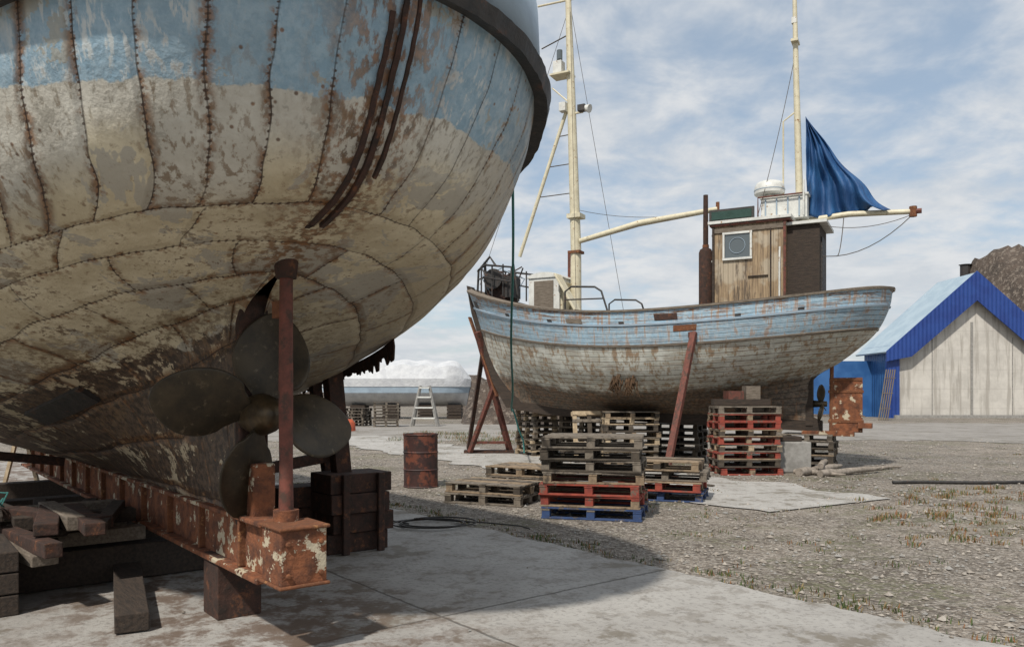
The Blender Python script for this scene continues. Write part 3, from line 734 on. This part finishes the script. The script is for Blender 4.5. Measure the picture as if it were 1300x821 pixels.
for x in(-3,-1,1.2,3):
    for k in range(4): mb.box((x,-.3,.12+.22*k),(.9,1.6,.18),'wood_dark')
mb.obj('blocking',tb)
mb=MB()
for sx in(-1,1):
    for sy in(-1,1): mb.beam((-4.2+sx*.62,38+sy*.5,0),(-4.2+sx*.22,38+sy*.1,1.95),.10,.08,'concrete_block')
for z in(.4,.9,1.4,1.85): mb.beam((-4.2-.6+z*.2,37.5+z*.15,z),(-4.2+.6-z*.2,37.5+z*.15,z),.09,.07,'white')
mb.obj('wooden_trestle')
for (x,y,a_,n) in((-6.0,37.5,10,4),(-7.6,38.5,-15,3)): stack(x,y,a_,['pal2','pal_dark']*n,1.2,1.0)
mb=MB(); mb.tube([(-6.9,33,.0),(-6.9,33,.35),(-6.9,33,.5)],[.35,.33,.2],simple('orange_buoy_paint',(.45,.09,.03),(.3,.06,.03)),16); mb.tube([(-6.9,33,.5),(-6.9,33,.7)],.04,'black',8); mb.obj('orange_buoy',None,True,auto=50)
mb=MB()
for s in(-1,1): mb.beam((-7.6+s*.3,12.2,0),(-7.6+s*.05,12.2,.95),.05,.05,'pal3')
mb.beam((-8,12.2,.93),(-7.2,12.2,.93),.1,.06,'pal3'); mb.obj('saw_horse')

def rockm():
    m=Mat('rock',.95); n=m.noise(.5,5,.75); f=m.noise(2.4,5,.78); c=m.mix(m.ss(n,.35,.65),(.12,.09,.07),(.065,.052,.043)); c=m.mix(m.ss(f,.52,.6),c,(.23,.19,.155)); m.col(c); m.bump(f,.3); return m.mat
M['rock']=rockm()
def ridge(name,x0,x1,y0,y1,hf,nx,ny,sc=.25,amp=1.5):
    mb=MB(); rows=[]
    for j in range(ny+1):
        y=y0+(y1-y0)*j/ny; row=[]
        for i in range(nx+1):
            x=x0+(x1-x0)*i/nx; w=math.sin(math.pi*min(1,j/ny*1.0)); h=hf(i/nx)*w
            p=Vector((x,y,0)); d=mn.fractal(p*sc,1,2,5)*amp*min(1,h*.6)
            row.append((x+mn.noise(p*.7)*.4,y,max(-.3,h+d-.1)))
        rows.append(row)
    mb.grid(rows,'rock'); return mb.obj(name,None,True,auto=35)
ridge('rocky_hill',43,110,66,92,lambda w:15.0*min(1,(w*14))**.9*(1+.15*min(1,w*4)),140,44,.35,1.6)
ridge('rock_outcrop',-4.5,24,53,70,lambda w:2.0+.8*math.sin(w*9+1),110,26,.35,1.2)
ridge('rock_ridge',-120,42,95,125,lambda w:1.0+.7*math.sin(w*14),120,12,.15,1.0)
ridge('rock_mound',-2.6,3.2,40,47,lambda w:3.0*math.sin(math.pi*w)**.5,60,34,.9,1.0)
mb=MB(); mb.tube([(47.2,82,0),(47.2,82,14.9),(47.2,82,15.0)],[.5,.5,.65],'black',12); mb.obj('vent_pipe')

# =================================================================== GROUND
def groundm():
    m=Mat('gravel_ground',.95); big=m.noise(.16,4,.6); mid=m.noise(1.1,5,.7); fine=m.noise(9,5,.78); vo=m.voro(38)
    c=m.mix(m.ss(big,.4,.6),(.245,.205,.165),(.155,.132,.108))
    c=m.mix(m.ss(mid,.46,.58,0,.8),c,(.10,.08,.06)); c=m.mix(m.ss(fine,.45,.62,0,.6),c,(.34,.305,.26))
    s=m.sep(vo.outputs['Color'])[0]; c=m.mix(m.ss(s,.62,.9,0,.6),c,(.44,.40,.35)); c=m.mix(m.ss(s,.3,.05,0,.55),c,(.055,.045,.037))
    gr=m.m('MULTIPLY',m.ss(m.noise(.5,5,.72),.51,.59),m.ss(fine,.45,.55)); c=m.mix(m.m('MULTIPLY',gr,.6),c,(.095,.10,.035))
    m.col(c); m.bump(m.m('ADD',m.m('MULTIPLY',vo.outputs['Distance'],-.8),m.m('ADD',fine,m.m('MULTIPLY',mid,2))),.03); return m.mat
M['ground']=groundm()
def concf(name,c1,c2,c3,joints=False):
    m=Mat(name,.88); n=m.noise(.6,5,.7); f=m.noise(24,4,.75); st=m.noise(3.2,5,.75)
    c=m.mix(m.ss(n,.35,.65),c1,c2); c=m.mix(m.ss(st,.50,.62,0,.65),c,c3); c=m.mix(m.ss(f,.5,.64,0,.45),c,(.12,.11,.10))
    c=m.mix(m.m('MULTIPLY',m.ss(m.m('ADD',m.m('MULTIPLY',n,.6),m.m('MULTIPLY',st,.4)),.53,.58),.7),c,(.15,.13,.10))
    h=f
    if joints:
        x,y,z=m.sep(m.obj); d=m.m('MULTIPLY',m.m('SUBTRACT',st,.5),.06)
        def tri(a,p): return m.m('MULTIPLY',m.m('ABSOLUTE',m.m('SUBTRACT',m.m('FRACT',m.m('ADD',m.m('DIVIDE',m.m('ADD',a,d),p),.5)),.5)),p)
        k=m.ss(m.m('MINIMUM',tri(x,3.1),tri(m.m('ADD',y,1.1),3.4)),.006,.016,1,0)
        c=m.mix(m.m('MULTIPLY',k,.7),c,(.06,.055,.045)); h=m.m('SUBTRACT',f,k)
        # rust and oil staining beneath the keel
        rs=m.m('MULTIPLY',m.ss(m.m('ABSOLUTE',y),.3,1.7,1,0),m.ss(st,.42,.56)); c=m.mix(m.m('MULTIPLY',rs,.75),c,(.10,.058,.035))
    m.col(c); m.bump(h,.006); return m.mat
M['slab']=concf('slipway_concrete',(.36,.345,.32),(.27,.255,.235),(.2,.18,.155),True); M['path']=concf('path_concrete',(.40,.385,.36),(.32,.305,.28),(.22,.20,.175)); M['road']=concf('road_surface',(.28,.26,.235),(.22,.205,.185),(.18,.16,.14))
mb=MB(); mb.poly([(-1500,-300,0),(1500,-300,0),(1500,2500,0),(-1500,2500,0)],'ground'); mb.obj('ground',recalc=False)
def strip_poly(p,q,w,z,n=30,wob=.0):
    p=Vector(p);q=Vector(q);d=(q-p).normalized();s=Vector((-d.y,d.x,0)); L=[];Rr=[]
    for k in range(n+1):
        c=p.lerp(q,k/n); L.append(c+s*(w/2+wob*mn.noise(c*1.3))+Vector((0,0,z))); Rr.append(c-s*(w/2+wob*mn.noise(c*1.3+Vector((9,9,9))))+Vector((0,0,z)))
    return [[a,b] for a,b in zip(L,Rr)]
mb=MB(); top=[];n=200
for k in range(n+1):
    x=-7.6+24*k/n; e=.09*mn.noise(Vector((x*2.3,0,4)))+.05*mn.noise(Vector((x*9,0,4)))
    top.append([(x,3.5,-.02),(x,3.5,.03),(x,-3.42+e,.03),(x,-3.46+e,-.02)])
mb.grid(top,'slab'); mb.poly([top[0][0],top[0][1],top[0][2],top[0][3]],'slab')
mb.obj('slipway_pavement',None,loc=P0,rotz=A1)
mb=MB(); mb.grid(strip_poly((-6.2,28.5,0),(4.4,10.9,0),2.9,.016,90,.55),'path'); mb.obj('concrete_path',recalc=True)
mb=MB(); mb.grid(strip_poly((-60,31,0),(90,37,0),15,.008,200,1.6),'road'); mb.grid(strip_poly((14,30,0),(30,14,0),5,.012,40,.8),'road'); mb.obj('road')
mb=MB(); i=mb.slot(simple('stone',(.38,.345,.30),(.17,.145,.12),9,.9,bump=0)); j=mb.slot('concrete_block')
def on_slab(x,y):
    r=Vector((x,y,0))-P0; return abs(r.dot(Vector((.78,.625,0))))<3.5 and r.dot(Vector((-.625,.78,0)))>-7.6
cnt=0
while cnt<11000:
    y=4.5+random.random()**1.5*22; x=random.uniform(-.9,.85)*y
    if on_slab(x,y) and random.random()>.012: continue
    if mn.noise(Vector((x*.6,y*.6,3)))<random.uniform(-.7,.3): continue
    cnt+=1; s=random.choice([.006,.007,.008,.010,.012,.015,.022] )*random.uniform(.7,1.3)*(1+y*.03); b=len(mb.v); c=Vector((x,y,s*.3))
    if on_slab(x,y): c.z+=.03; s*=.6
    a_=random.random()*6
    for d in((1,0,0),(0,1,0),(-1,0,0),(0,-1,0),(0,0,.7),(0,0,-.7)):
        v=Vector(d)*s*random.uniform(.6,1.4); v.rotate(Matrix.Rotation(a_,3,'Z')); mb.v.append(c+v)
    mi=i if random.random()<.7 else j
    for q in((0,1,4),(1,2,4),(2,3,4),(3,0,4),(1,0,5),(2,1,5),(3,2,5),(0,3,5)): mb.f.append([b+k for k in q]); mb.mi.append(mi)
mb.obj('gravel',recalc=False)
wm=[simple('weed_green',(.07,.11,.03),(.05,.07,.02),9,.8,bump=0),simple('weed_dry',(.26,.20,.08),(.16,.11,.05),9,.8,bump=0),simple('weed_rusty',(.26,.11,.035),(.15,.07,.03),9,.8,bump=0)]
mb=MB(); ids=[mb.slot(x) for x in wm]
def tuft(x,y,n,h,spread,wt=(.55,.3,.15)):
    for _ in range(n):
        b=len(mb.v); a=random.random()*6.28; r=random.random()*spread; bx=x+math.cos(a)*r; by=y+math.sin(a)*r
        hh=h*random.uniform(.4,1); l=random.uniform(0,hh*.7); la=random.random()*6.28; w=random.uniform(.003,.007)
        px,py=math.cos(la+1.57)*w,math.sin(la+1.57)*w
        mb.v+= [Vector((bx-px,by-py,0)),Vector((bx+px,by+py,0)),Vector((bx+math.cos(la)*l*.4+px*.8,by+math.sin(la)*l*.4+py*.8,hh*.6)),Vector((bx+math.cos(la)*l,by+math.sin(la)*l,hh))]
        mb.f.append([b,b+1,b+2,b+3]); mb.mi.append(random.choices(ids,wt)[0])
for _ in range(95):
    y=random.uniform(8,13); tuft(random.uniform(.48,.68)*y+random.gauss(0,.3),y,26,random.uniform(.04,.11),.14,(.35,.3,.35))
for _ in range(190):
    y=7+random.random()*14; x=random.uniform(-.1,.7)*y
    if mn.noise(Vector((x*.5,y*.5,1)))>-.05 and not on_slab(x,y): tuft(x,y,16,.05,.16,(.55,.27,.18))
for _ in range(110):
    u=random.uniform(-3.5,9); s=3.46+random.random()*.4; p=P0+Vector((-.625,.78,0))*u+Vector((.78,.625,0))*s; tuft(p.x,p.y,14,.055,.1)
for _ in range(60): tuft(random.uniform(-4,1),random.uniform(24,31),30,.18,.35)
mb.obj('weeds',recalc=False)

# =================================================================== LIGHT, SKY, CAMERA
sd=Vector((-.30,-.62,0)).normalized(); el=R(52)
sunv=Vector((sd.x*math.cos(el),sd.y*math.cos(el),math.sin(el)))
L=bpy.data.lights.new('sun','SUN'); L.energy=4.0; L.angle=R(2); L.color=(1,.945,.86)
lo=bpy.data.objects.new('sun',L); scene.collection.objects.link(lo); lo.rotation_euler=sunv.to_track_quat('Z','Y').to_euler(); lo.location=(0,0,30)
w=bpy.data.worlds.new('World'); scene.world=w; w.use_nodes=True; nt=w.node_tree; nt.nodes.clear()
class WN(Mat):
    def __init__(s,nt): s.nt=nt
wn=WN(nt); out=wn.n('ShaderNodeOutputWorld'); bg=wn.n('ShaderNodeBackground'); nt.links.new(bg.outputs[0],out.inputs[0])
sky=wn.n('ShaderNodeTexSky'); sky.sky_type='NISHITA'; sky.sun_disc=False; sky.sun_elevation=el; sky.sun_rotation=math.atan2(sunv.x,sunv.y)
tc=wn.n('ShaderNodeTexCoord'); g=tc.outputs['Generated']; x,y,z=wn.sep(g)
zc=wn.m('ADD',wn.m('MAXIMUM',z,0),.20); cx=wn.n('ShaderNodeCombineXYZ'); wn.put(cx.inputs[0],wn.m('DIVIDE',x,zc)); wn.put(cx.inputs[1],wn.m('DIVIDE',y,zc)); cx.inputs[2].default_value=3.1
n1=wn.noise(.8,5,.6,cx.outputs[0],.3); n2=wn.noise(4.2,5,.6,cx.outputs[0],.2)
f=wn.m('ADD',wn.m('MULTIPLY',n1,.68),wn.m('MULTIPLY',n2,.32))
cl=wn.ss(f,.38,.54,.22,.95)
cc=wn.mix(wn.ss(n2,.35,.7),(5.1,5.4,5.75),(6.3,6.4,6.5))
c=wn.mix(cl,wn.mix(.3,sky.outputs[0],(3.8,5.2,6.3)),cc)
nt.links.new(c,bg.inputs[0]); bg.inputs[1].default_value=.12

cam=bpy.data.cameras.new('camera'); co=bpy.data.objects.new('camera',cam); scene.collection.objects.link(co)
co.location=(0,0,1.55); co.rotation_euler=(R(90),0,0)
cam.sensor_width=36; cam.lens=36*1000/1300; cam.shift_y=(500-410.5)/1300; cam.clip_end=4000; cam.clip_start=.05
scene.camera=co
